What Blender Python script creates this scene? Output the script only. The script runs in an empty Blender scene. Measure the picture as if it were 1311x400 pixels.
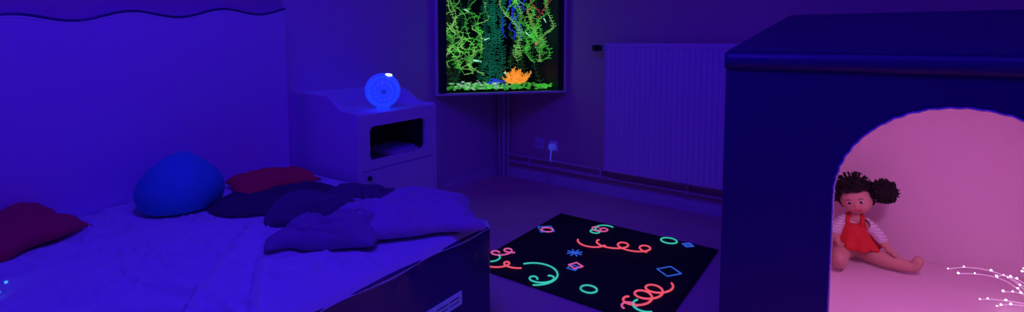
import bpy, bmesh, math, random
from mathutils import Vector, Matrix, noise
random.seed(7)
S=bpy.context.scene
COL=S.collection
S.view_settings.view_transform='Standard'
S.view_settings.look='None'

# ---------------------------------------------------------------- materials
def mat(name, col, rough=0.6, metal=0.0, bump=0.0, bscale=20.0, var=0.0, vscale=4.0, emit=None, estr=1.0, coat=0.0, spec=0.5, stretch=None, dist=.02):
    m=bpy.data.materials.new(name); m.use_nodes=True
    nt=m.node_tree; b=nt.nodes['Principled BSDF']
    b.inputs['Base Color'].default_value=(*col,1)
    b.inputs['Roughness'].default_value=rough
    b.inputs['Metallic'].default_value=metal
    b.inputs['Coat Weight'].default_value=coat
    b.inputs['Specular IOR Level'].default_value=spec
    tc=nt.nodes.new('ShaderNodeTexCoord')
    mp=nt.nodes.new('ShaderNodeMapping')
    nt.links.new(tc.outputs['Object'],mp.inputs['Vector'])
    if stretch: mp.inputs['Scale'].default_value=stretch
    if var>0:
        n=nt.nodes.new('ShaderNodeTexNoise'); n.inputs['Scale'].default_value=vscale; n.inputs['Detail'].default_value=4
        nt.links.new(mp.outputs[0],n.inputs['Vector'])
        r=nt.nodes.new('ShaderNodeValToRGB')
        r.color_ramp.elements[0].position=0.3; r.color_ramp.elements[1].position=0.7
        src=emit if emit else col
        r.color_ramp.elements[0].color=(*[c*(1-var) for c in src],1)
        r.color_ramp.elements[1].color=(*[min(1,c*(1+var)) for c in src],1)
        nt.links.new(n.outputs['Fac'],r.inputs['Fac']); nt.links.new(r.outputs['Color'],b.inputs['Emission Color' if emit else 'Base Color'])
    if bump>0:
        n=nt.nodes.new('ShaderNodeTexNoise'); n.inputs['Scale'].default_value=bscale; n.inputs['Detail'].default_value=5
        nt.links.new(mp.outputs[0],n.inputs['Vector'])
        bp=nt.nodes.new('ShaderNodeBump'); bp.inputs['Strength'].default_value=bump; bp.inputs['Distance'].default_value=dist
        nt.links.new(n.outputs['Fac'],bp.inputs['Height']); nt.links.new(bp.outputs[0],b.inputs['Normal'])
    if emit:
        if var<=0: b.inputs['Emission Color'].default_value=(*emit,1)
        b.inputs['Emission Strength'].default_value=estr
    return m

M_wall=mat('wall_paint',(.74,.50,.78),.75,bump=.08,bscale=60)
M_wall2=mat('wall_paint_back',(.78,.46,.54),.75,bump=.08,bscale=60)
M_floor=mat('lino_floor',(.98,.50,.52),.5,var=.06,vscale=6)
M_ceil=mat('ceiling_paint',(.75,.70,.75),.9,bump=.05)
M_white=mat('white_paint',(.82,.74,.84),.4,bump=.03,bscale=8)
M_cab=mat('white_laminate',(.82,.86,.95),.4,bump=.02,bscale=6)
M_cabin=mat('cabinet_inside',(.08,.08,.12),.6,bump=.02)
M_dark=mat('black_plastic',(.01,.01,.015),.4,bump=.02)
M_sheet=mat('bed_sheet',(.66,.98,.76),.85,bump=.3,bscale=26)
M_head=mat('pale_vinyl',(.72,.66,.86),.42,bump=.8,bscale=2.6,stretch=(1,1.3,.35))
M_pad=mat('wall_pad_vinyl',(.52,.38,.54),.5,bump=.4,bscale=3)
M_bluev=mat('dark_blue_vinyl',(.02,.02,.16),.22,bump=.7,bscale=6,coat=.3)
M_housev=mat('house_blue_vinyl',(.03,.004,.150),.40,bump=.45,bscale=3.5,var=.12,vscale=2)
M_pink=mat('cream_pink_vinyl',(.86,.60,.72),.42,bump=.28,bscale=4)
M_pipe=mat('silver_piping',(.8,.8,.85),.25,metal=.6,bump=.6,bscale=120)
M_ball=mat('blue_nylon',(.04,.80,.62),.6,bump=.3,bscale=6)
M_red=mat('red_cloth',(.95,.02,.07),.75,bump=.2,bscale=40)
M_red2=mat('maroon_cloth',(.72,.02,.08),.75,bump=.2,bscale=40)
M_navy=mat('navy_cloth',(.08,.08,.10),.9,bump=.4,bscale=30)
M_navy2=mat('indigo_cloth',(.13,.13,.17),.9,bump=.4,bscale=30)
M_pil=mat('violet_cotton',(.46,.50,.54),.85,bump=.3,bscale=25)
M_pil2=mat('slate_cotton',(.30,.31,.37),.85,bump=.3,bscale=25)
M_rug=mat('black_rug',(.006,.006,.01),.9,bump=.5,bscale=200)
def em(name,c,s=1.0,var=0,vs=10): return mat(name,tuple(x*.5 for x in c),.6,bump=.05,emit=c,estr=s,var=var,vscale=vs)
E_org=em('neon_coral',(.95,.10,.14),.85,.15,6); E_grn=em('neon_teal_green',(.05,.62,.46),.8,.15,6)
E_blu=em('neon_blue',(.04,.15,.85),.6); E_pnk=em('neon_pink',(.85,.12,.36),.75)

# ---------------------------------------------------------------- helpers
def empty(name,loc=(0,0,0)):
    e=bpy.data.objects.new(name,None); e.location=loc; e.empty_display_size=.1; COL.objects.link(e); return e
def par(o,p):
    if p is not None:
        o.parent=p; o.matrix_parent_inverse=Matrix.Translation(-Vector(p.location))
    return o
def from_bm(name,bm,m,p=None,smooth=False):
    me=bpy.data.meshes.new(name); bmesh.ops.recalc_face_normals(bm,faces=bm.faces[:]); bm.to_mesh(me); bm.free()
    if smooth:
        for f in me.polygons: f.use_smooth=True
    o=bpy.data.objects.new(name,me); COL.objects.link(o)
    ms=m if isinstance(m,(list,tuple)) else [m]
    for x in ms: me.materials.append(x)
    return par(o,p)
def box(name,lo,hi,m,p=None,bev=0.0,seg=2):
    bm=bmesh.new(); bmesh.ops.create_cube(bm,size=1)
    for v in bm.verts: v.co=Vector([lo[i]+(v.co[i]+.5)*(hi[i]-lo[i]) for i in range(3)])
    if bev>0: bmesh.ops.bevel(bm,geom=bm.edges[:],offset=bev,segments=seg,profile=.6,affect='EDGES')
    return from_bm(name,bm,m,p)
def prism(name,pts,axis,a,b,m,p=None):
    def P(q,w):
        return {'x':(w,q[0],q[1]),'y':(q[0],w,q[1]),'z':(q[0],q[1],w)}[axis]
    bm=bmesh.new(); v1=[bm.verts.new(P(q,a)) for q in pts]; v2=[bm.verts.new(P(q,b)) for q in pts]
    bm.faces.new(v1); bm.faces.new(v2[::-1]); n=len(pts)
    for i in range(n): bm.faces.new([v1[i],v1[(i+1)%n],v2[(i+1)%n],v2[i]])
    return from_bm(name,bm,m,p)
def curve(name,lines,r,m,p=None):
    cu=bpy.data.curves.new(name,'CURVE'); cu.dimensions='3D'; cu.bevel_depth=r; cu.bevel_resolution=2; cu.use_fill_caps=True
    for L in lines:
        s=cu.splines.new('POLY'); s.points.add(len(L)-1)
        for i,q in enumerate(L): s.points[i].co=(*q,1)
        s.use_smooth=True
    cu.materials.append(m); o=bpy.data.objects.new(name,cu); COL.objects.link(o); return par(o,p)
def cyl(name,c,r,h,axis,m,p=None,seg=32,bev=0.0,r2=None):
    bm=bmesh.new(); bmesh.ops.create_cone(bm,cap_ends=True,segments=seg,radius1=r,radius2=r if r2 is None else r2,depth=h)
    if bev>0:
        es=[e for e in bm.edges if len(e.link_faces)==2 and any(len(f.verts)>4 for f in e.link_faces)]
        bmesh.ops.bevel(bm,geom=es,offset=bev,segments=3,affect='EDGES')
    d=Vector(axis).normalized(); q=Vector((0,0,1)).rotation_difference(d).to_matrix().to_4x4()
    bmesh.ops.transform(bm,matrix=Matrix.Translation(Vector(c))@q,verts=bm.verts)
    o=from_bm(name,bm,m,p)
    for f in o.data.polygons: f.use_smooth=len(f.vertices)<=4
    return o
def ball(name,c,r,m,p=None,sub=4,fn=None,rot=None):
    bm=bmesh.new(); bmesh.ops.create_icosphere(bm,subdivisions=sub,radius=1)
    rr=r if isinstance(r,(tuple,list)) else (r,r,r)
    for v in bm.verts:
        q=Vector(v.co)
        if fn: q=fn(q)
        q=Vector((q.x*rr[0],q.y*rr[1],q.z*rr[2]))
        if rot: q=rot@q
        v.co=q+Vector(c)
    return from_bm(name,bm,m,p,True)
def rotz(a): return Matrix.Rotation(math.radians(a),3,'Z')

def pillow(name,c,sx,sy,h,ang,m,seed=0,wr=.012,tilt=(0,0),n=72,p=None,square=.75,zmin=None):
    bm=bmesh.new(); top={};bot={}
    R=rotz(ang)@Matrix.Rotation(math.radians(tilt[0]),3,'X')@Matrix.Rotation(math.radians(tilt[1]),3,'Y')
    for i in range(n+1):
        for j in range(n+1):
            u=-1+2*i/n; v=-1+2*j/n
            e=max(0,(1-abs(u)**3))*max(0,(1-abs(v)**3))
            t=e**.45
            pin=1-.10*(1-abs(v)**2)*abs(u)**3; pin2=1-.10*(1-abs(u)**2)*abs(v)**3
            k=1-(1-square)*.30*(u*u*v*v)
            ox=.03*noise.noise(Vector((v*2.2+seed,u*.5,seed)))*abs(u); oy=.03*noise.noise(Vector((u*2.2+seed,v*.5,seed+4)))*abs(v)
            x=u*sx*pin*k+ox; y=v*sy*pin2*k+oy
            q=Vector((x*7+seed,y*7,seed*1.7))
            wp=noise.noise(q*.6)*.8
            cre=max(0,1-abs(noise.noise(Vector((x*13+wp*2+seed,y*5+wp*2,seed+2))))/.14)
            w=(noise.noise(q)*1.2+.7*(.5-abs(noise.noise(q*1.6))*1.6)+.35*noise.noise(q*5)-.55*cre)*wr*t*2
            zt=h*t+w
            zb=-h*.35*t
            for D,z in((top,zt),(bot,zb)):
                if D is bot and (i in(0,n) or j in(0,n)): bot[i,j]=top[i,j]; continue
                D[i,j]=bm.verts.new(R@Vector((x,y,z))+Vector(c))
    for i in range(n):
        for j in range(n):
            bm.faces.new([top[i,j],top[i+1,j],top[i+1,j+1],top[i,j+1]])
            vs=[bot[i,j],bot[i,j+1],bot[i+1,j+1],bot[i+1,j]]
            try: bm.faces.new(vs)
            except ValueError: pass
    if zmin is not None:
        lo=min(v.co.z for v in bm.verts)
        for v in bm.verts: v.co.z+=zmin-lo
    return from_bm(name,bm,m,p,True)

def blanket(name,outline_fn,c,sx,sy,h,ang,m,seed,z0,nr=56,na=180,wr=.02):
    """thick folded cloth heap with soft rim and long folds"""
    bm=bmesh.new(); rings=[]
    R=rotz(ang)
    for i in range(1,nr+1):
        t=i/nr; ring=[]
        for j in range(na):
            a=2*math.pi*j/na
            o=outline_fn(a)+.05*noise.noise(Vector((math.cos(a)*4+seed,math.sin(a)*4,1)))
            ca,sa=math.cos(a),math.sin(a)
            k=1/((abs(ca)**3.2+abs(sa)**3.2)**(1/3.2))
            x=ca*k*sx*t*o; y=sa*k*sy*t*o
            q=Vector((x*6+seed,y*6,seed*.7))
            f=(1-t**7)
            warp=noise.noise(q*.7)
            fold=.6-abs(noise.noise(Vector((x*14+warp*2.4+seed,y*5+warp*2,seed))))*2.6
            fold2=.5-abs(noise.noise(Vector((x*8+seed+7,y*12+warp*2,seed+3))))*2.2
            z=z0+f**.5*(h*(.95+.25*noise.noise(q))+wr*fold+wr*.7*fold2+wr*.3*noise.noise(q*3.1))
            pq=R@Vector((x,y,0)); ring.append(bm.verts.new((c[0]+pq.x,c[1]+pq.y,max(z,z0+(.004 if t<.98 else 0)))))
        rings.append(ring)
    cz=sum(v.co.z for v in rings[0])/na
    cv=bm.verts.new((c[0],c[1],cz))
    for j in range(na): bm.faces.new([cv,rings[0][j],rings[0][(j+1)%na]])
    for i in range(nr-1):
        for j in range(na):
            bm.faces.new([rings[i][j],rings[i+1][j],rings[i+1][(j+1)%na],rings[i][(j+1)%na]])
    bm.faces.new(rings[-1])
    return from_bm(name,bm,m,None,True)

# ---------------------------------------------------------------- room shell
XL,YB,XR,YF,ZC=-2.42,3.22,2.0,-1.9,2.6
box('floor',(XL-.1,YF-.1,-.1),(XR+.1,YB+.1,0),M_floor)
box('ceiling',(XL-.1,YF-.1,ZC),(XR+.1,YB+.1,ZC+.1),M_ceil)
box('wall_left',(XL-.1,YF-.1,0),(XL,YB+.1,ZC),M_wall)
box('wall_back',(XL,YB,0),(XR,YB+.1,ZC),M_wall2)
box('wall_right',(XR,YF-.1,0),(XR+.1,YB+.1,ZC),M_wall)
box('wall_front',(XL,YF-.1,0),(XR,YF,ZC),M_wall)
box('baseboard_left',(XL,YF,0),(XL+.014,YB,.075),M_white,bev=.003)
box('baseboard_back',(XL+.014,YB-.014,0),(XR,YB,.075),M_white,bev=.003)

# ---------------------------------------------------------------- bed
bed=empty('bed',(-1.72,.2,0))
BX0,BX1,BY0,BY1,BZ=-2.33,-1.075,-1.2,1.385,.435
box('foam_base',(BX0,BY0,0),(BX1,BY1,BZ),M_bluev,bed,bev=.018,seg=4)
curve('edge_piping',[[(BX1-.004,BY0+.02,BZ-.006),(BX1-.004,BY1-.02,BZ-.006)],[(BX1-.02,BY1-.004,BZ-.006),(BX0,BY1-.004,BZ-.006)]],.006,M_bluev,bed)
def ridge(x,w): return max(0,1-abs(x)/w)**1.3
bm=bmesh.new(); nx,ny=240,480; G={}
for i in range(nx+1):
    for j in range(ny+1):
        x=BX0+(BX1-BX0-.012)*i/nx; y=BY0+(BY1-BY0-.01)*j/ny
        q=Vector((x,y,0))
        w=Vector((noise.noise(q*1.6),noise.noise(q*1.6+Vector((5,2,1))),0))*.45
        a=q+w
        u=a.x*.55+a.y*.83; v=-a.x*.83+a.y*.55
        dx,dy=x+1.95,y-1.05; an=math.atan2(dy,dx); rd=math.hypot(dx,dy)
        rad_=ridge(noise.noise(Vector((math.cos(an)*4.6,math.sin(an)*4.6,rd*.8+2))),.09)*min(1,rd*2.2)
        r1=ridge(noise.noise(Vector((v*4.2,u*.9,3))),.08)
        r2=ridge(noise.noise(Vector((a.x*3.4,a.y*3.8,9))),.06)
        r3=ridge(noise.noise(Vector((a.x*7,a.y*6,17))),.08)
        z=.022*rad_+.017*r1+.014*r2+.008*r3+.014*noise.noise(q*2.4+Vector((3,0,0)))+.005*noise.noise(q*8)
        ed=max(0,min((BX1-x)/.12,(BY1-y)/.08,1))
        fl_=1
        for (px,py,rr) in((-1.9,1.06,.28),(-1.62,1.12,.28),(-1.33,1.15,.30),(-2.13,.8,.18),(-2.15,1.17,.2),(-2.17,.31,.19)):
            dd=math.hypot(x-px,y-py)/rr; fl_=min(fl_,max(.1,min(1,(dd-.7)/.4)))
        z*=max(.12,ed)*fl_
        G[i,j]=bm.verts.new((x,y,BZ+.016+max(-.012,z)))
for i in range(nx):
    for j in range(ny): bm.faces.new([G[i,j],G[i+1,j],G[i+1,j+1],G[i,j+1]])
for j in range(ny+1):
    a=G[nx,j]; G['e',j]=bm.verts.new((BX1+.003,a.co.y,BZ-.010+.010*noise.noise(Vector((a.co.y*6,1,2)))))
for j in range(ny): bm.faces.new([G[nx,j],G['e',j],G['e',j+1],G[nx,j+1]])
for i in range(nx+1): G['f',i]=bm.verts.new((G[i,ny].co.x,BY1+.002,BZ-.006))
for i in range(nx): bm.faces.new([G[i,ny],G[i+1,ny],G['f',i+1],G['f',i]])
from_bm('sheet',bm,M_sheet,bed,True)
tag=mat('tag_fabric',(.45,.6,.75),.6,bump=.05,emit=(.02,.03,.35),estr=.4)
box('side_tag',(BX1,1.02,.215),(BX1+.003,1.22,.262),tag,bed,bev=.001)
for k,(a,b) in enumerate([(1.035,1.09),(1.10,1.15),(1.16,1.205)]):
    box('tag_line_%d'%k,(BX1+.003,a,.243),(BX1+.004,b,.247),M_navy,bed)
    box('tag_rule_%d'%k,(BX1+.003,a,.229),(BX1+.004,b,.232),M_navy,bed)
# headboard with scalloped top
hb=empty('padded_headboard',(-2.36,.2,0))
def htop(y): return 1.170+.072*(y-.4)+.015*math.sin(y*2*math.pi/.34+.6)
pts=[(BY0,.02),(BY1-.02,.02)]+[(BY1-.02-(BY1-.02-BY0)*i/90, htop(BY1-.02-(BY1-.02-BY0)*i/90)) for i in range(91)]
prism('headboard_pad',pts,'x',-2.392,-2.335,M_head,hb)
curve('headboard_seam',[[(-2.336,q[0],q[1]+.001) for q in pts[2:]]],.0050,M_bluev,hb)
curve('headboard_piping',[[(-2.336,q[0],q[1]-.009) for q in pts[2:]]],.0035,M_cab,hb)
box('wall_pad',(-2.418,BY0,.02),(-2.394,BY1,1.75),M_pad,hb,bev=.006)

ZS=BZ+.019
# ---------------------------------------------------------------- things on the bed
def drop(q):
    t=(q.z+1)/2
    s=1-.22*t**2+.05*noise.noise(q*1.5)
    z=q.z if q.z>-.55 else -.55-(abs(q.z)-.55)*.15
    z+=.10*math.exp(-((q.x+.1)**2+(q.y-.15)**2)/.12)*(q.z>0)
    return Vector((q.x*s,q.y*s,z+.02*abs(noise.noise(q*4))))
ball('beanbag_cushion',(-2.13,.800,ZS+.078),(.148,.152,.126),M_ball,None,5,drop)
pillow('red_cushion',(-2.165,.315,ZS+.045),.140,.175,.044,20,M_red2,3,.005,tilt=(4,10),square=1,zmin=ZS)
pillow('red_cushion.001',(-2.15,1.17,ZS+.035),.12,.180,.032,-6,M_red,5,.007,tilt=(0,4),zmin=ZS)
bl=lambda s,amp:(lambda a:1+amp*noise.noise(Vector((math.cos(a)*1.3+s,math.sin(a)*1.3,s)))*2)
blanket('dark_blanket',bl(2,.14),(-1.885,1.055),.140,.235,.030,-30,M_navy,2.2,ZS,wr=.018)
blanket('dark_blanket.001',bl(6,.14),(-1.615,1.13),.145,.23,.052,-32,M_navy2,6.1,ZS,wr=.026)
pillow('bed_pillow',(-1.300,1.185,ZS+.035),.175,.262,.062,-42,M_pil,8,.015,zmin=ZS)
pillow('bed_pillow.001',(-1.395,.955,ZS+.024),.125,.175,.050,-52,M_pil2,12,.015,zmin=ZS)
led=empty('fairy_lights.001',(-1.73,.23,ZS+.02))
Ls=[[(-1.80+.16*f,.19+.05*math.sin(f*4+k)+.02*k,ZS+.018+.004*math.sin(f*9)) for f in [i/12 for i in range(13)]] for k in range(2)]
curve('wires',Ls,.0012,M_white,led)
bm=bmesh.new()
for L in Ls:
    for q in (L[2],L[5],L[8],L[11]): bmesh.ops.create_icosphere(bm,subdivisions=2,radius=.0038,matrix=Matrix.Translation(Vector(q)+Vector((0,0,.003))))
from_bm('bulbs',bm,em('cyan_glow',(.05,.35,1.),1.3),led)

# ---------------------------------------------------------------- bedside cabinet
cab=empty('bedside_cabinet',(-2.16,1.72,0))
cx0,cx1,cy0,cy1=-2.418,-1.905,1.45,1.965
def sidep():
    pts=[(cx0,.02),(cx1,.02),(cx1,.735)]
    for i in range(0,5):
        a=math.pi/2*i/4; pts.append((cx1-.02+.02*math.cos(a)-.0,.735+.02*math.sin(a)))
    for i in range(1,13):
        t=i/12; s=t*t*(3-2*t)
        pts.append((cx1-.10-.15*t,.755+.068*s))
    pts.append((cx0,.826)); return pts
prism('side_near',sidep(),'y',cy0,cy0+.02,M_cab,cab)
prism('side_far',sidep(),'y',cy1-.02,cy1,M_cab,cab)
box('top_shelf',(cx0,cy0+.02,.725),(cx1-.003,cy1-.02,.745),M_cab,cab)
box('back_panel',(cx0,cy0+.02,.02),(cx0+.012,cy1-.02,.822),M_cab,cab)
box('bottom_shelf',(cx0+.012,cy0+.02,.05),(cx1-.02,cy1-.02,.07),M_cab,cab)
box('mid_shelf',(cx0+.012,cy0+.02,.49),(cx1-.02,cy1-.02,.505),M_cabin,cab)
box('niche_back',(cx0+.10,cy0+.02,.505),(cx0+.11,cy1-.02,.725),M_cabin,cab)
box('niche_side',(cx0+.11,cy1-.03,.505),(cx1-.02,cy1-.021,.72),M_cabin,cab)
def rrect(y0,y1,z0,z1,r,n=8):
    P=[]
    for (cy,cz,a0) in((y1-r,z1-r,0),(y0+r,z1-r,90),(y0+r,z0+r,180),(y1-r,z0+r,270)):
        for i in range(n+1):
            a=math.radians(a0+90*i/n); P.append((cy+r*math.cos(a),cz+r*math.sin(a)))
    return P
def framed(name,x0,x1,outer,inner,m,p):
    n=len(inner); bm=bmesh.new()
    I1=[bm.verts.new((x1,*q)) for q in inner]; O1=[bm.verts.new((x1,*q)) for q in outer]
    I0=[bm.verts.new((x0,*q)) for q in inner]; O0=[bm.verts.new((x0,*q)) for q in outer]
    for i in range(n):
        j=(i+1)%n
        bm.faces.new([O1[i],O1[j],I1[j],I1[i]]); bm.faces.new([O0[j],O0[i],I0[i],I0[j]])
        bm.faces.new([I1[i],I1[j],I0[j],I0[i]]); bm.faces.new([O1[j],O1[i],O0[i],O0[j]])
    return from_bm(name,bm,m,p)
inner=rrect(1.52,1.885,.52,.685,.028); outer=rrect(cy0+.02,cy1-.02,.475,.725,.001)
framed('front_frame',cx1-.02,cx1-.002,outer,inner,M_cab,cab)
box('door',(cx1-.02,cy0+.022,.06),(cx1,cy1-.022,.470),M_cab,cab,bev=.003)
cyl('door_knob',(cx1+.006,cy0+.06,.44),.011,.014,(1,0,0),M_dark,cab,bev=.003)
box('papers',(cx1-.25,1.70,.505),(cx1-.05,1.88,.522),M_white,cab)
box('papers_2',(cx1-.23,1.73,.522),(cx1-.07,1.87,.535),mat('book_cover',(.4,.4,.7),.5,bump=.03),cab)

# projector lamp
lamp=empty('projector_lamp',(-1.99,1.66,.745))
ctr=Vector((-2.000,1.680,.745+.096)); fd=Vector((.80,-.60,.02)).normalized()
E_lampb=mat('blue_lit_plastic',(.2,.3,.8),.35,bump=.02,emit=(.008,.035,.85),estr=.9,var=.12,vscale=9)
Rl=Vector((0,0,1)).rotation_difference(fd).to_matrix()
ball('globe_body',ctr,(.088,.088,.084),E_lampb,lamp,5,None,Rl)
def ringmesh(name,prof,m):
    bm=bmesh.new(); rings=[]
    for i in range(64):
        a=2*math.pi*i/64
        rings.append([bm.verts.new(ctr+Rl@Vector((rr*math.cos(a),rr*math.sin(a),zz))) for rr,zz in prof])
    n=len(prof)
    for i in range(64):
        a,b=rings[i],rings[(i+1)%64]
        for k in range(n): bm.faces.new([a[k],a[(k+1)%n],b[(k+1)%n],b[k]])
    return from_bm(name,bm,m,lamp,True)
E_ring=mat('pale_blue_ring',(.3,.4,.9),.3,bump=.02,emit=(.010,.045,.92),estr=1.0)
ringmesh('bezel_ring',[(.066,.052),(.069,.057),(.073,.053),(.074,.046),(.070,.040)],E_ring)
ball('lens',ctr+fd*.074,(.016,.016,.014),mat('lens_glass',(.02,.05,.3),.1,bump=.01,emit=(.01,.03,.6),estr=.6),lamp,3)
Mst=mat('stud_blue',(.3,.5,1),.3,bump=.01,emit=(.05,.16,1),estr=1)
for a in range(0,360,30):
    ball('stud_%d'%a,ctr+Rl@Vector((.043*math.cos(math.radians(a)),.043*math.sin(math.radians(a)),.072)),.0025,Mst,lamp,2)
ball('light_window',ctr+Vector((.026,.012,.078)),(.022,.022,.008),em('white_glow',(.6,.75,1.),4),lamp,3)
cyl('foot',(ctr.x,ctr.y,.745+.008),.034,.016,(0,0,1),E_lampb,lamp,bev=.004,r2=.030)
curve('cable',[[(-2.04,1.60,.749),(-2.06,1.56,.749),(-2.10,1.53,.749),(-2.14,1.515,.76),(-2.18,1.52,.80),(-2.3,1.52,.77),(-2.38,1.55,.75)]],.003,M_white,lamp)

# ---------------------------------------------------------------- aquarium display (corner)
A=Vector((-2.405,2.475,0)); B=Vector((-1.79,3.205,0)); e=(B-A).normalized(); nrm=Vector((e.y,-e.x,0)); W=(B-A).length
aq=empty('aquarium_display',(A+e*W/2))
Z0,Z1=.710,1.75
def LP(s,t,z): return A+e*s-nrm*t+Vector((0,0,z))
def lbox(name,s0,s1,t0,t1,z0,z1,m,bev=0):
    bm=bmesh.new(); bmesh.ops.create_cube(bm,size=1)
    for v in bm.verts:
        q=v.co+Vector((.5,.5,.5)); v.co=LP(s0+q.x*(s1-s0),t0+q.y*(t1-t0),z0+q.z*(z1-z0))
    if bev: bmesh.ops.bevel(bm,geom=bm.edges[:],offset=bev,segments=2,affect='EDGES')
    return from_bm(name,bm,m,aq)
C=Vector((-2.405,3.205,0))
for nm,z0,z1,m in(('bottom_plate',Z0,Z0+.015,M_dark),('top_plate',Z1-.015,Z1,M_dark)):
    prism(nm,[(A.x,A.y),(B.x,B.y),(C.x,C.y)],'z',z0,z1,m,aq)
box('back_left',(C.x,A.y,Z0+.015),(C.x+.006,C.y,Z1-.015),M_dark,aq)
box('back_right',(C.x+.006,C.y-.006,Z0+.015),(B.x,C.y,Z1-.015),M_dark,aq)
M_frame=mat('frame_lacquer',(.85,.80,.85),.35,bump=.02)
lbox('frame_left',0,.022,-.012,.02,Z0,Z1,M_frame,.002)
lbox('frame_right',W-.020,W,-.012,.02,Z0,Z1,M_frame,.002)
lbox('frame_bottom',.022,W-.020,-.012,.02,Z0,Z0+.016,M_frame,.002)
lbox('frame_top',.022,W-.020,-.012,.02,Z1-.022,Z1,M_frame,.002)
lbox('inner_border_left',.022,.080,.0,.006,Z0+.016,Z1-.022,M_dark)
lbox('inner_border_right',W-.062,W-.020,.0,.006,Z0+.016,Z1-.022,M_dark)
E_g1=em('weed_green',(.07,.55,.05),.62,.75,9); E_g2=em('weed_lime',(.22,.80,.12),.68,.7,9); E_t=em('fern_teal',(.01,.24,.12),.42,.6,8)
E_b=em('vine_blue',(.02,.05,.75),.6,.5,12); E_g3=em('moss_dark',(.02,.13,.03),.32,.8,6); E_r=em('weed_red',(.75,.08,.10),.6,.4,20)
E_co=em('coral_orange',(1.0,.30,.03),.9,.4,60); E_gr=em('gravel_green',(.20,.75,.22),.55,.6,40); E_gy=em('gravel_pale',(.45,.85,.5),.65,.5,40); E_wh=em('fish_pale',(.35,.95,.6),.95)
def maxt(s): return min(s,W-s)*.9
def weed(s,t,h,lean,z0=.76,n=36,leaf=.022,step=1,amp=.025,seed=0,fr=7,wig=.015):
    L=[];main=[]
    for i in range(n+1):
        f=i/n
        ss=s+lean*f+amp*math.sin(f*fr+seed)+wig*noise.noise(Vector((f*6,seed,0)))*2
        tt=t+.02*math.sin(f*5+seed*2)
        z=z0+h*f+wig*noise.noise(Vector((f*7,seed+9,3)))
        ss=max(.05,min(W-.05,ss)); tt=max(.015,min(maxt(ss)-.01,tt))
        main.append(LP(ss,tt,z))
        if i%step==0 and i>0:
            for sg in(-1,1):
                l=leaf*(1.15-.6*f)*random.uniform(.5,1.2); up=random.uniform(-.3,.9)*l
                q=[LP(ss,tt,z),LP(max(.03,min(W-.03,ss+sg*l*.6)),max(.012,tt-.004),z+up*.3),LP(max(.03,min(W-.03,ss+sg*l)),max(.012,tt-.006),z+up)]
                L.append(q)
    return [main]+L
g1=[];g2=[];tl=[];bl_=[];mo=[]
for k in range(14):
    s=random.uniform(.12,.34); g=weed(s,random.uniform(.02,.09),random.uniform(.25,.7),random.uniform(-.16,.12),.98-random.uniform(0,.14),leaf=.020,amp=.04,seed=k*1.3,fr=random.uniform(8,15),wig=.035,step=2)
    (g1 if k%2 else g2).extend(g)
for k in range(11):
    s=random.uniform(.62,.84); g=weed(s,random.uniform(.02,.08),random.uniform(.25,.6),random.uniform(-.22,.08),.93+random.uniform(0,.15),leaf=.022,amp=.03,seed=k*2.1+4,fr=random.uniform(6,12),wig=.03,step=1)
    (g1 if k%3 else g2).extend(g)
for ds in (-.055,-.018,.018,.055):
    tl+=weed(.43+ds,.12,.85,.01*ds*40,.77,n=60,leaf=.034,amp=.010,seed=ds*40)
for k in range(4):
    bl_+=weed(random.uniform(.54,.66),random.uniform(.04,.08),random.uniform(.3,.7),random.uniform(-.06,.12),1.06+random.uniform(0,.15),n=24,leaf=.012,step=3,amp=.035,seed=k*3.3,wig=.03)
rd_=[]
for k in range(3):
    rd_+=weed(.70+.05*k,.03,.16,random.uniform(-.04,.04),1.18+.05*k,n=12,leaf=.010,step=2,amp=.02,seed=k*5.1,wig=.02)
for k in range(11):
    mo+=weed(random.uniform(.1,.84),.12,random.uniform(.4,.9),random.uniform(-.1,.1),.76,n=26,leaf=.028,amp=.03,seed=k*.9+20)
curve('green_weed',g1,.0020,E_g1,aq); curve('lime_weed',g2,.0020,E_g2,aq); curve('teal_fern',tl,.0026,E_t,aq)
curve('blue_vine',bl_,.0038,E_b,aq); curve('dark_moss',mo,.002,E_g3,aq); curve('red_weed',rd_,.0018,E_r,aq)
def pebbles(name,n,s0,s1,z0,z1,r,m,t0=.02,t1=.07):
    bm=bmesh.new()
    for i in range(n):
        s=random.uniform(s0,s1); t=random.uniform(t0,t1); rr=r*random.uniform(.5,1.3)
        z=random.uniform(z0,z1)+t*.3
        bmesh.ops.create_icosphere(bm,subdivisions=1,radius=rr,matrix=Matrix.Translation(LP(s,t,z))@Matrix.Rotation(random.random()*3,4,'Z')@Matrix.Diagonal((1.5,.8,.5,1)))
    return from_bm(name,bm,m,aq)
pebbles('gravel_green',90,.10,.62,.735,.778,.011,E_gr)
pebbles('gravel_pale',40,.16,.45,.742,.79,.011,E_gy)
pebbles('gravel_dark',150,.06,.86,.733,.765,.013,E_g1)
pebbles('gravel_blue',18,.40,.50,.76,.80,.014,E_b)
co=[]
for k in range(60):
    a=random.uniform(-1.45,1.45); l=random.uniform(.05,.125); s0=.590+random.uniform(-.03,.03)
    p0=LP(s0,.04,.782); p1=LP(s0+l*.55*math.sin(a),.035+random.uniform(-.015,.015),.782+l*.5*math.cos(a)); p2=LP(s0+l*.8*math.sin(a*1.1),.03+random.uniform(-.015,.015),.785+l*.85*math.cos(a*.8))
    co.append([p0,p1,p2])
    for _ in range(4):
        m0=p1+(p2-p1)*random.random(); co.append([m0,m0+Vector((random.uniform(-.016,.016),random.uniform(-.01,.01),random.uniform(-.006,.018)))])
curve('orange_coral',co,.0032,E_co,aq)
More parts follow.
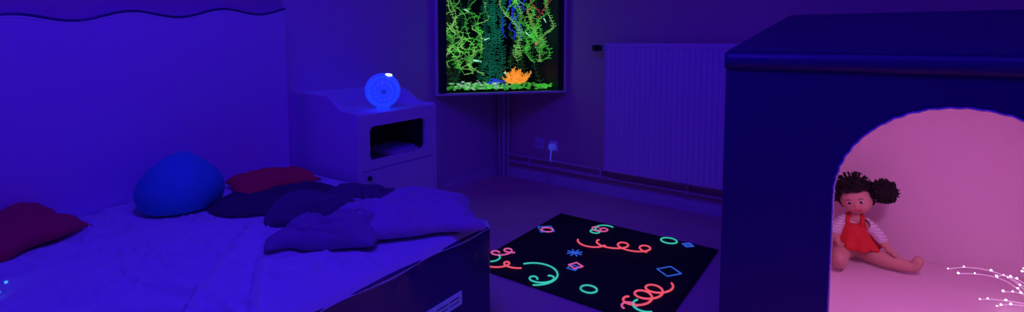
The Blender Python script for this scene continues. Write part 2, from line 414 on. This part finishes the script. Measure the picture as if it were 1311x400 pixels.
def fish(name,s,z,l,ang,m):
    bm=bmesh.new(); bmesh.ops.create_icosphere(bm,subdivisions=3,radius=1)
    for v in bm.verts:
        x,y,zz=v.co; tap=1-.35*(x+1)/2
        v.co=Vector((x*l,y*l*.2,zz*l*.30*tap))
    t=[bm.verts.new(q) for q in((l*.85,0,0),(l*1.45,0,l*.3),(l*1.3,0,0),(l*1.45,0,-l*.3))]
    bm.faces.new(t)
    Mx=Matrix.Translation(LP(s,.013,z))@Matrix.Rotation(math.atan2(e.y,e.x),4,'Z')@Matrix.Rotation(math.radians(ang),4,'Y')
    bmesh.ops.transform(bm,matrix=Mx,verts=bm.verts); from_bm(name,bm,m,aq,True)
fish('fish_1',.29,.95,.026,10,E_wh); fish('fish_2',.36,1.10,.018,-20,E_wh); fish('fish_3',.66,1.14,.018,40,E_wh); fish('fish_4',.73,1.07,.018,-50,E_org); fish('fish_5',.22,1.30,.016,30,E_wh); fish('fish_6',.79,1.24,.016,60,E_wh); fish('fish_7',.50,.86,.014,0,E_wh)

# ---------------------------------------------------------------- heating pipes, radiator, sockets
pp=empty('heating_pipes',(-2.0,3.15,0))
M_pp=mat('pipe_paint',(.78,.58,.70),.4,bump=.02)
curve('risers',[[(-2.375,3.17,.0),(-2.375,3.17,.709)],[(-2.30,3.185,.0),(-2.30,3.185,.709)]],.011,M_pp,pp)
curve('riser_main',[[(-2.34,3.18,.0),(-2.34,3.18,.709)]],.018,M_pp,pp)
curve('runs',[[(-2.32,3.185,.19),(-1.6,3.185,.185),(-.3,3.185,.18),(1.4,3.185,.18)],[(-2.28,3.185,.135),(-1.6,3.185,.13),(1.4,3.185,.125)]],.0095,M_pp,pp)
for k,x in enumerate((-2.1,-1.5,-.9,-.3,.4)):
    box('clip_%d'%k,(x,3.17,.115),(x+.015,3.2195,.205),M_pp,pp)
rad=empty('radiator',(-.85,3.12,.2))
RX0,RX1,RZ0,RZ1=-1.43,-.20,.205,1.075
M_rad=mat('radiator_enamel',(.95,.70,1.0),.35,bump=.015,bscale=5)
bm=bmesh.new(); prof=[]
x=RX0+.012
prof.append((RX0,3.105));
while x<RX1-.03:
    prof+= [(x,3.093),(x+.021,3.093),(x+.026,3.100),(x+.030,3.100)]
    x+=.0345
prof.append((RX1,3.105))
v0=[bm.verts.new((a,b,RZ0+.02)) for a,b in prof]; v1=[bm.verts.new((a,b,RZ1-.03)) for a,b in prof]
for i in range(len(prof)-1): bm.faces.new([v0[i],v0[i+1],v1[i+1],v1[i]])
from_bm('front_panel',bm,M_rad,rad)
box('back_panel',(RX0,3.165,RZ0),(RX1,3.18,RZ1-.01),M_rad,rad)
box('top_grille',(RX0,3.097,RZ1-.03),(RX1,3.18,RZ1),M_rad,rad,bev=.004)
box('bottom_rail',(RX0,3.097,RZ0),(RX1,3.11,RZ0+.02),M_rad,rad,bev=.004)
box('side_left',(RX0-.006,3.095,RZ0),(RX0,3.18,RZ1),M_rad,rad,bev=.002)
box('side_right',(RX1,3.095,RZ0),(RX1+.006,3.18,RZ1),M_rad,rad,bev=.002)
box('wall_bracket',(-1.2,3.18,.3),(-1.16,3.2195,.95),M_pp,rad); box('wall_bracket_2',(-.45,3.18,.3),(-.41,3.2195,.95),M_pp,rad)
cyl('valve_body',(RX0-.03,3.14,1.04),.012,.05,(1,0,0),M_pp,rad); cyl('valve_nut',(RX0-.055,3.14,1.04),.018,.02,(1,0,0),M_dark,rad)
cyl('valve_knob',(RX0-.090,3.14,1.04),.022,.05,(1,0,0),M_dark,rad,bev=.005); cyl('valve_cap',(RX0-.12,3.14,1.04),.016,.014,(1,0,0),M_pp,rad,bev=.003)
def socket(name,x,z):
    s=empty(name,(x,YB,z))
    box('plate',(x-.04,YB-.010,z-.04),(x+.04,YB-.0005,z+.04),M_rad,s,bev=.004)
    cyl('recess',(x,YB-.011,z),.020,.004,(0,1,0),M_pp,s); return s
socket('wall_socket',-2.03,.30); socket('wall_socket.001',-1.90,.30)
pl=empty('power_plug',(-1.90,3.2,.29))
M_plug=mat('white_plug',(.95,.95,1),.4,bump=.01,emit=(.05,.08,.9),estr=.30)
box('plug_body',(-1.922,3.170,.272),(-1.878,3.208,.316),M_plug,pl,bev=.008)
curve('plug_cable',[[(-1.90,3.185,.275),(-1.90,3.175,.25),(-1.898,3.168,.22),(-1.90,3.170,.19)]],.006,M_plug,pl)
curve('plug_cable_lower',[[(-1.90,3.170,.19),(-1.905,3.168,.10),(-1.93,3.17,.04),(-1.97,3.18,.006)]],.003,M_pp,pl)

# ---------------------------------------------------------------- rug
rug=empty('fluorescent_rug',(-1.06,2.24,0))
box('rug_mat',(-1.53,1.80,.0),(-.590,2.685,.008),M_rug,rug,bev=.002)
ZR=.0092
def coil(x,y,ang,length,r,turns,n=90,grow=0,ph=0):
    a=math.radians(ang); d=Vector((math.cos(a),math.sin(a),0)); q=Vector((-d.y,d.x,0)); L=[]
    for i in range(n+1):
        f=i/n; th=ph+2*math.pi*turns*f; rr=r*(1+grow*f)
        L.append(Vector((x,y,ZR))+d*(length*(f-.5)+rr*math.cos(th))+q*rr*math.sin(th)*.9)
    return L
def ring(x,y,r): return coil(x,y,0,0,r,1,40)
def arc(x,y,r,a0,a1,n=30): return [Vector((x+r*math.cos(math.radians(a0+(a1-a0)*i/n)),y+r*math.sin(math.radians(a0+(a1-a0)*i/n)),ZR)) for i in range(n+1)]
def sq(x,y,r,rot=0): return [Vector((x+r*math.cos(math.radians(rot+90*i)),y+r*math.sin(math.radians(rot+90*i)),ZR)) for i in range(5)]
o=[coil(-.985,2.44,15,.26,.052,2.3,ph=2.2), arc(-1.17,2.40,.08,200,350), coil(-.725,2.03,75,.22,.050,2.8,ph=1), coil(-1.40,1.89,30,.16,.035,1.5,ph=2)]
curve('coral_streamers',o,.0050,E_org,rug)
curve('pink_streamers',[coil(-1.480,2.01,60,.12,.035,1.7), ring(-1.455,2.395,.034), coil(-1.205,2.575,10,.07,.032,1.5,ph=1), arc(-.752,1.886,.03,30,250),sq(-1.105,2.085,.034,20)],.0045,E_pnk,rug)
curve('green_streamers',[ring(-.836,2.645,.042),ring(-.951,1.917,.036),arc(-1.225,1.90,.11,-60,150),coil(-1.17,1.87,40,.10,.035,1.3),arc(-1.19,2.60,.055,60,230),ring(-1.22,2.53,.026),arc(-.70,1.93,.05,150,320),arc(-1.50,1.92,.05,-50,60)],.0045,E_grn,rug)
bs=[sq(-1.465,2.40,.055,0),sq(-.719,2.288,.055,10),sq(-.735,2.646,.03,0),sq(-.735,2.646,.018,45),sq(-1.105,2.06,.03,45)]
for k in range(4):
    a=math.radians(45*k); bs.append([Vector((-1.179-.04*math.cos(a),2.212-.04*math.sin(a),ZR)),Vector((-1.179+.04*math.cos(a),2.212+.04*math.sin(a),ZR))])
curve('blue_shapes',bs,.0035,E_blu,rug)

# ---------------------------------------------------------------- play house
hs=empty('play_house',(.2,2.3,0))
HX0,HX1,HY0,HY1,HZ=-.377,.80,1.75,2.93,1.04
T=.06; acx,ar,az=.216,.282,.637
pts=[(HX0,0),(HX0,HZ),(HX1,HZ),(HX1,0),(acx+ar,0),(acx+ar,az)]
for i in range(1,48):
    a=math.pi*i/48; pts.append((acx+ar*math.cos(a),az+ar*math.sin(a)))
pts+=[(acx-ar,az),(acx-ar,0)]
prism('front_wall',pts,'y',HY0,HY0+T-.008,M_housev,hs)
prism('front_lining',[(min(max(q[0],HX0+T),HX1-T),q[1]) for q in pts],'y',HY0+T-.008,HY0+T,M_pink,hs)
for nm,x0,x1,xi0,xi1 in(('left',HX0,HX0+T-.008,HX0+T-.008,HX0+T),('right',HX1-T+.008,HX1,HX1-T,HX1-T+.008)):
    box('side_wall_'+nm,(x0,HY0+T-.008,0),(x1,HY1,HZ),M_housev,hs)
    box('side_lining_'+nm,(xi0,HY0+T,0),(xi1,HY1-T,HZ),M_pink,hs)
box('rear_wall',(HX0+T-.008,HY1-T+.008,0),(HX1-T+.008,HY1,HZ),M_housev,hs)
box('rear_lining',(HX0+T-.008,HY1-T,0),(HX1-T+.008,HY1-T+.008,HZ),M_pink,hs)
box('floor_pad',(HX0+T,HY0+T-.05,0),(HX1-T,HY1-T,.10),M_pink,hs,bev=.01)
bm=bmesh.new()
ym=(HY0+HY1)/2
def ring4(x0,x1,y0,y1,z): return [bm.verts.new(q) for q in((x0,y0,z),(x1,y0,z),(x1,y1,z),(x0,y1,z))]
r0=ring4(HX0-.004,HX1+.004,HY0-.006,HY1+.006,HZ); r1=ring4(HX0-.004,HX1+.004,HY0-.006,HY1+.006,HZ+.02)
k1=bm.verts.new((HX0+.115,ym-.03,1.198)); k2=bm.verts.new((HX1-.115,ym-.03,1.198)); k3=bm.verts.new((HX1-.115,ym+.03,1.198)); k4=bm.verts.new((HX0+.115,ym+.03,1.198))
bm.faces.new(r0[::-1])
for i in range(4): bm.faces.new([r0[i],r0[(i+1)%4],r1[(i+1)%4],r1[i]])
bm.faces.new([r1[0],r1[1],k2,k1]); bm.faces.new([r1[1],r1[2],k3,k2]); bm.faces.new([r1[2],r1[3],k4,k3]); bm.faces.new([r1[3],r1[0],k1,k4]); bm.faces.new([k1,k2,k3,k4])
bmesh.ops.bevel(bm,geom=bm.edges[:],offset=.005,segments=2,affect='EDGES')
from_bm('roof',bm,M_housev,hs)
bm=bmesh.new(); nF=80; fl0=[];fl1=[];fl2=[]
for i in range(nF+1):
    x=HX0-.004+(HX1-HX0+.008)*i/nF; wv_=.003*noise.noise(Vector((x*7,1,1)))
    fl0.append(bm.verts.new((x,HY0-.0075,HZ+.016))); fl1.append(bm.verts.new((x,HY0-.0065,HZ-.012))); fl2.append(bm.verts.new((x,HY0-.005,HZ-.034+wv_)))
for i in range(nF):
    bm.faces.new([fl0[i],fl0[i+1],fl1[i+1],fl1[i]]); bm.faces.new([fl1[i],fl1[i+1],fl2[i+1],fl2[i]])
ff=from_bm('roof_flap',bm,M_housev,hs,True); so=ff.modifiers.new('So','SOLIDIFY'); so.thickness=.003
box('inner_ceiling',(HX0+T,HY0+T,HZ-.02),(HX1-T,HY1-T,HZ-.006),M_pink,hs)
ap=[(acx-ar,HY0-.002,.0)]+[(acx-ar,HY0-.002,az*i/40) for i in range(1,40)]+[(acx-ar*math.cos(math.pi*i/80)+.0015*math.sin(i*2.1),HY0-.002,az+ar*math.sin(math.pi*i/80)+.0015*math.cos(i*1.7)) for i in range(81)]+[(acx+ar,HY0-.002,az-az*i/20) for i in range(1,21)]
curve('arch_piping',[ap],.0032,M_pipe,hs)
cyl('puck_light',(.30,HY0+.22,HZ-.028),.045,.016,(0,0,1),em('puck_glow',(1,.5,.75),1.5),hs,bev=.003)

# fairy lights
fl=empty('fairy_lights',(.45,2.62,.1))
tw=[];leds=[]
root=Vector((.58,2.60,.108))
random.seed(11)
for k in range(11):
    a=math.radians(105+k*17+random.uniform(-5,5)); l=random.uniform(.12,.28); up=random.uniform(.0,.12)
    L=[]
    for i in range(14):
        f=i/13
        L.append(root+Vector((math.cos(a)*l*f+.012*math.sin(f*6+k),math.sin(a)*l*f*.6-.04*f,up*math.sin(f*2.2)+.004*math.sin(k))))
    tw.append(L); leds+= [L[4],L[8],L[11],L[13]]
curve('wires',tw,.0011,mat('copper_wire',(.9,.7,.9),.3,bump=.02,emit=(.85,.5,.9),estr=.5),fl)
bm=bmesh.new()
for q in leds: bmesh.ops.create_icosphere(bm,subdivisions=2,radius=random.uniform(.0018,.0036),matrix=Matrix.Translation(q+Vector((0,0,.003))))
from_bm('bulbs',bm,em('bulb_glow',(1,.8,.95),5),fl)

# ---------------------------------------------------------------- doll
doll=empty('rag_doll',(-.05,2.72,.1))
M_skin=mat('doll_skin',(.68,.33,.27),.7,bump=.1,bscale=60)
M_hair=mat('black_yarn',(.012,.008,.012),.95,bump=1,bscale=90)
M_dress=mat('red_pinafore',(.72,.03,.03),.8,bump=.3,bscale=50)
M_shirt=mat('striped_shirt',(.85,.62,.70),.8,bump=.2,bscale=50)
nt=M_shirt.node_tree; wv=nt.nodes.new('ShaderNodeTexWave'); wv.inputs['Scale'].default_value=28; wv.bands_direction='Z'
tc=[n for n in nt.nodes if n.type=='TEX_COORD'][0]; rp=nt.nodes.new('ShaderNodeValToRGB')
rp.color_ramp.elements[0].color=(.85,.78,.85,1); rp.color_ramp.elements[1].color=(.62,.48,.58,1); rp.color_ramp.elements[1].position=.9
nt.links.new(tc.outputs['Object'],wv.inputs['Vector']); nt.links.new(wv.outputs['Fac'],rp.inputs['Fac']); nt.links.new(rp.outputs['Color'],nt.nodes['Principled BSDF'].inputs['Base Color'])
def skin(name,verts,edges,root,m,sub=2):
    bm=bmesh.new(); lay=bm.verts.layers.skin.verify()
    V=[]
    for i,(q,r) in enumerate(verts):
        v=bm.verts.new(q); rr=r if isinstance(r,tuple) else (r,r); v[lay].radius=rr; v[lay].use_root=(i==root); V.append(v)
    for a,b in edges: bm.edges.new((V[a],V[b]))
    me=bpy.data.meshes.new(name); bm.to_mesh(me); bm.free(); me.materials.append(m)
    o=bpy.data.objects.new(name,me); COL.objects.link(o)
    sk=o.modifiers.new('Skin','SKIN'); sk.use_smooth_shade=True; sk.branch_smoothing=.4
    ss=o.modifiers.new('Sub','SUBSURF'); ss.levels=sub; ss.render_levels=sub
    return par(o,doll)
V=[((-.055,2.73,.150),.045),((-.055,2.745,.215),.046),((-.053,2.75,.275),.036),((-.050,2.745,.305),.020),((-.048,2.74,.330),.020),
   ((-.020,2.705,.142),.040),((.045,2.665,.144),.037),((.110,2.66,.138),.031),((.155,2.66,.134),.026),((.172,2.655,.158),.024),((.178,2.650,.190),.018),
   ((-.088,2.695,.142),.040),((-.098,2.62,.144),.037),((-.100,2.55,.138),.031),((-.100,2.51,.134),.026),((-.100,2.495,.158),.024),((-.100,2.49,.190),.018),
   ((-.012,2.735,.272),.022),((.035,2.71,.228),.019),((.062,2.68,.195),.016),((.078,2.660,.184),.013),((.088,2.650,.180),.012),
   ((-.095,2.735,.272),.022),((-.125,2.70,.230),.019),((-.120,2.66,.200),.016),((-.112,2.64,.190),.013),((-.105,2.63,.184),.012)]
E=[(0,1),(1,2),(2,3),(3,4),(0,5),(5,6),(6,7),(7,8),(8,9),(9,10),(0,11),(11,12),(12,13),(13,14),(14,15),(15,16),
   (2,17),(17,18),(18,19),(19,20),(20,21),(2,22),(22,23),(23,24),(24,25),(25,26)]
skin('body',V,E,0,M_skin)
for hn,hc,dr in(('right',Vector((.085,2.651,.182)),Vector((.6,-.35,-.3))),('left',Vector((-.106,2.632,.186)),Vector((.4,-.6,-.3)))):
    dr.normalize(); sd=dr.cross(Vector((0,0,1))).normalized()
    for k in range(4):
        o0=hc+sd*(k-1.5)*.0065; l=(.016,.019,.018,.013)[k]
        skin('%s_finger_%d'%(hn,k+1),[(o0,.0042),(o0+dr*l*.6,.0038),(o0+dr*l+Vector((0,0,-.004)),.003)],[(0,1),(1,2)],0,M_skin,1)
    o0=hc-sd*.008; skin(hn+'_thumb',[(o0-dr*.004,.0042),(o0-sd*.008+dr*.004,.0038),(o0-sd*.011+dr*.011,.003)],[(0,1),(1,2)],0,M_skin,1)
skin('shirt',[((-.055,2.745,.215),.049),((-.053,2.748,.262),.043),((-.051,2.745,.292),.026),
   ((-.012,2.735,.274),.028),((.035,2.71,.230),.027),((.060,2.682,.200),.024),
   ((-.095,2.735,.274),.028),((-.125,2.70,.232),.027),((-.121,2.665,.205),.023)],[(0,1),(1,2),(1,3),(3,4),(4,5),(1,6),(6,7),(7,8)],0,M_shirt)
bm=bmesh.new(); prof=[(.047,.270,0),(.051,.245,0),(.055,.225,.002),(.063,.212,.006),(.072,.200,.009),(.080,.187,.011),(.087,.172,.013)]
N=72; R=[]
for r,z,f in prof:
    ringv=[]
    for j in range(N):
        a=2*math.pi*j/N; rr=r+f*math.sin(a*9)*.6
        yc=2.745-(.268-z)*.35
        y=yc+rr*1.1*math.sin(a); y=min(y,2.795)
        ringv.append(bm.verts.new((-.054+(.268-z)*.12+rr*math.cos(a)*1.05,y,z+.004*math.sin(a*5)*(r>.06))))
    R.append(ringv)
for i in range(len(R)-1):
    for j in range(N): bm.faces.new([R[i][j],R[i][(j+1)%N],R[i+1][(j+1)%N],R[i+1][j]])
d=from_bm('dress',bm,M_dress,doll,True); so=d.modifiers.new('So','SOLIDIFY'); so.thickness=.003
curve('straps',[[(-.078,2.700,.262),(-.080,2.705,.282),(-.078,2.735,.300),(-.075,2.77,.285)],[(-.028,2.700,.262),(-.024,2.705,.282),(-.026,2.735,.300),(-.03,2.77,.285)]],.009,M_dress,doll)
hc=Vector((-.052,2.725,.375)); Rh=Matrix.Rotation(math.radians(-16),3,'Y')@Matrix.Rotation(math.radians(-4),3,'Z')@Matrix.Rotation(math.radians(8),3,'X')
def hd(q):
    x,y,z=q
    s=1-.12*max(0,-z)**1.5
    ch=.10*math.exp(-(((abs(x)-.5)/.25)**2+((z+.35)/.25)**2))*(1 if y<0 else 0)
    ns=.16*math.exp(-((x/.12)**2+((z+.12)/.12)**2))*(1 if y<0 else 0)
    es=-.06*math.exp(-(((abs(x)-.36)/.14)**2+((z-.06)/.10)**2))*(1 if y<0 else 0)
    return Vector((x*s,y*(1+ch+es)-ns,z))
ball('head',hc,(.064,.058,.068),M_skin,doll,5,hd,Rh)
def hp(x,y,z): return hc+Rh@Vector((x,y,z))
for sx in(-1,1):
    ball('eye_white_%d'%sx,hp(sx*.023,-.0505,.004),(.0095,.005,.0065),M_white,doll,3,None,Rh)
    ball('iris_%d'%sx,hp(sx*.023,-.0550,.004),(.0058,.003,.0058),M_hair,doll,3,None,Rh)
    curve('brow_%d'%sx,[[hp(sx*.014,-.0545,.017),hp(sx*.023,-.054,.020),hp(sx*.032,-.050,.017)]],.0012,M_hair,doll)
    ball('ear_%d'%sx,hp(sx*.063,0,-.002),(.006,.010,.014),M_skin,doll,3,None,Rh)
curve('mouth',[[hp(-.013,-.0535,-.030),hp(-.006,-.0555,-.0335),hp(0,-.0560,-.034),hp(.006,-.0555,-.0335),hp(.013,-.0535,-.030)]],.0022,M_dress,doll)
def curl(amp,fr):
    return lambda q: q*(1+amp*noise.noise(q*fr)+amp*.6*noise.noise(q*fr*2.3))
def cap(q):
    q2=q*(1+.07*noise.noise(q*5)+.05*noise.noise(q*11))
    if q.y<-.15 and q.z<.34: q2.y=max(q2.y,-.35)
    return q2
ball('hair_cap',hp(0,.010,.022),(.080,.070,.077),M_hair,doll,5,cap,Rh)
ball('hair_puff_right',hp(.110,.0,.026),(.048,.042,.049),M_hair,doll,5,curl(.22,3.2))
ball('hair_puff_left',hp(-.086,.0,.045),(.044,.038,.046),M_hair,doll,5,curl(.22,3.2))
random.seed(3); st=[]
for c0,rr in((hp(.110,.0,.026),.051),(hp(-.086,.0,.045),.047),(hp(0,.01,.045),.070)):
    for k in range(90):
        d=Vector((random.gauss(0,1),random.gauss(0,1),random.gauss(0,1))).normalized()
        if rr>.06:
            if d.z<.25: d.z=abs(d.z)+.3; d.normalize()
        s=d.cross(Vector((.3,.5,.8))).normalized()
        st.append([c0+d*rr*.85, c0+d*rr*1.02+s*.005, c0+d*rr*1.08-s*.004, c0+d*rr*1.11+s*.006])
curve('hair_curls',st,.0022,M_hair,doll)
doll.location.x+=.038

# ---------------------------------------------------------------- lights
def area(name,loc,sx,sy,en,col,rot=(0,0,0)):
    l=bpy.data.lights.new(name,'AREA'); l.shape='RECTANGLE'; l.size=sx; l.size_y=sy; l.energy=en; l.color=col
    o=bpy.data.objects.new(name,l); o.location=loc; o.rotation_euler=[math.radians(a) for a in rot]; COL.objects.link(o); return o
BL=(.052,.006,1.0)
fx=empty('ceiling_light',(-.9,.5,2.57)); box('housing',(-1.45,.40,2.56),(-.35,.60,2.6),M_white,fx,bev=.005)
par(area('tube',(-.9,.5,2.55),1.0,.12,26,BL),fx)
fx2=empty('ceiling_light.001',(.3,1.0,2.57)); box('housing',(-.35,.85,2.56),(.95,1.15,2.6),M_white,fx2,bev=.005)
par(area('tube',(.3,1.0,2.55),1.2,.25,7,BL),fx2)
pk=area('puck_lamp',(.30,HY0+.22,HZ-.042),.12,.12,3.6,(.90,.38,.98)); par(pk,hs)
w=bpy.data.worlds.new('World'); S.world=w; w.use_nodes=True
w.node_tree.nodes['Background'].inputs[0].default_value=(.02,.005,.3,1); w.node_tree.nodes['Background'].inputs[1].default_value=.3

# ---------------------------------------------------------------- camera
cd=bpy.data.cameras.new('camera'); cam=bpy.data.objects.new('camera',cd); COL.objects.link(cam)
cd.sensor_width=36; cd.lens=17.57; cd.shift_y=-.080; cd.clip_start=.02
cam.location=(0,0,1.1); cam.rotation_euler=(math.radians(86),0,math.radians(35.4))
S.camera=cam
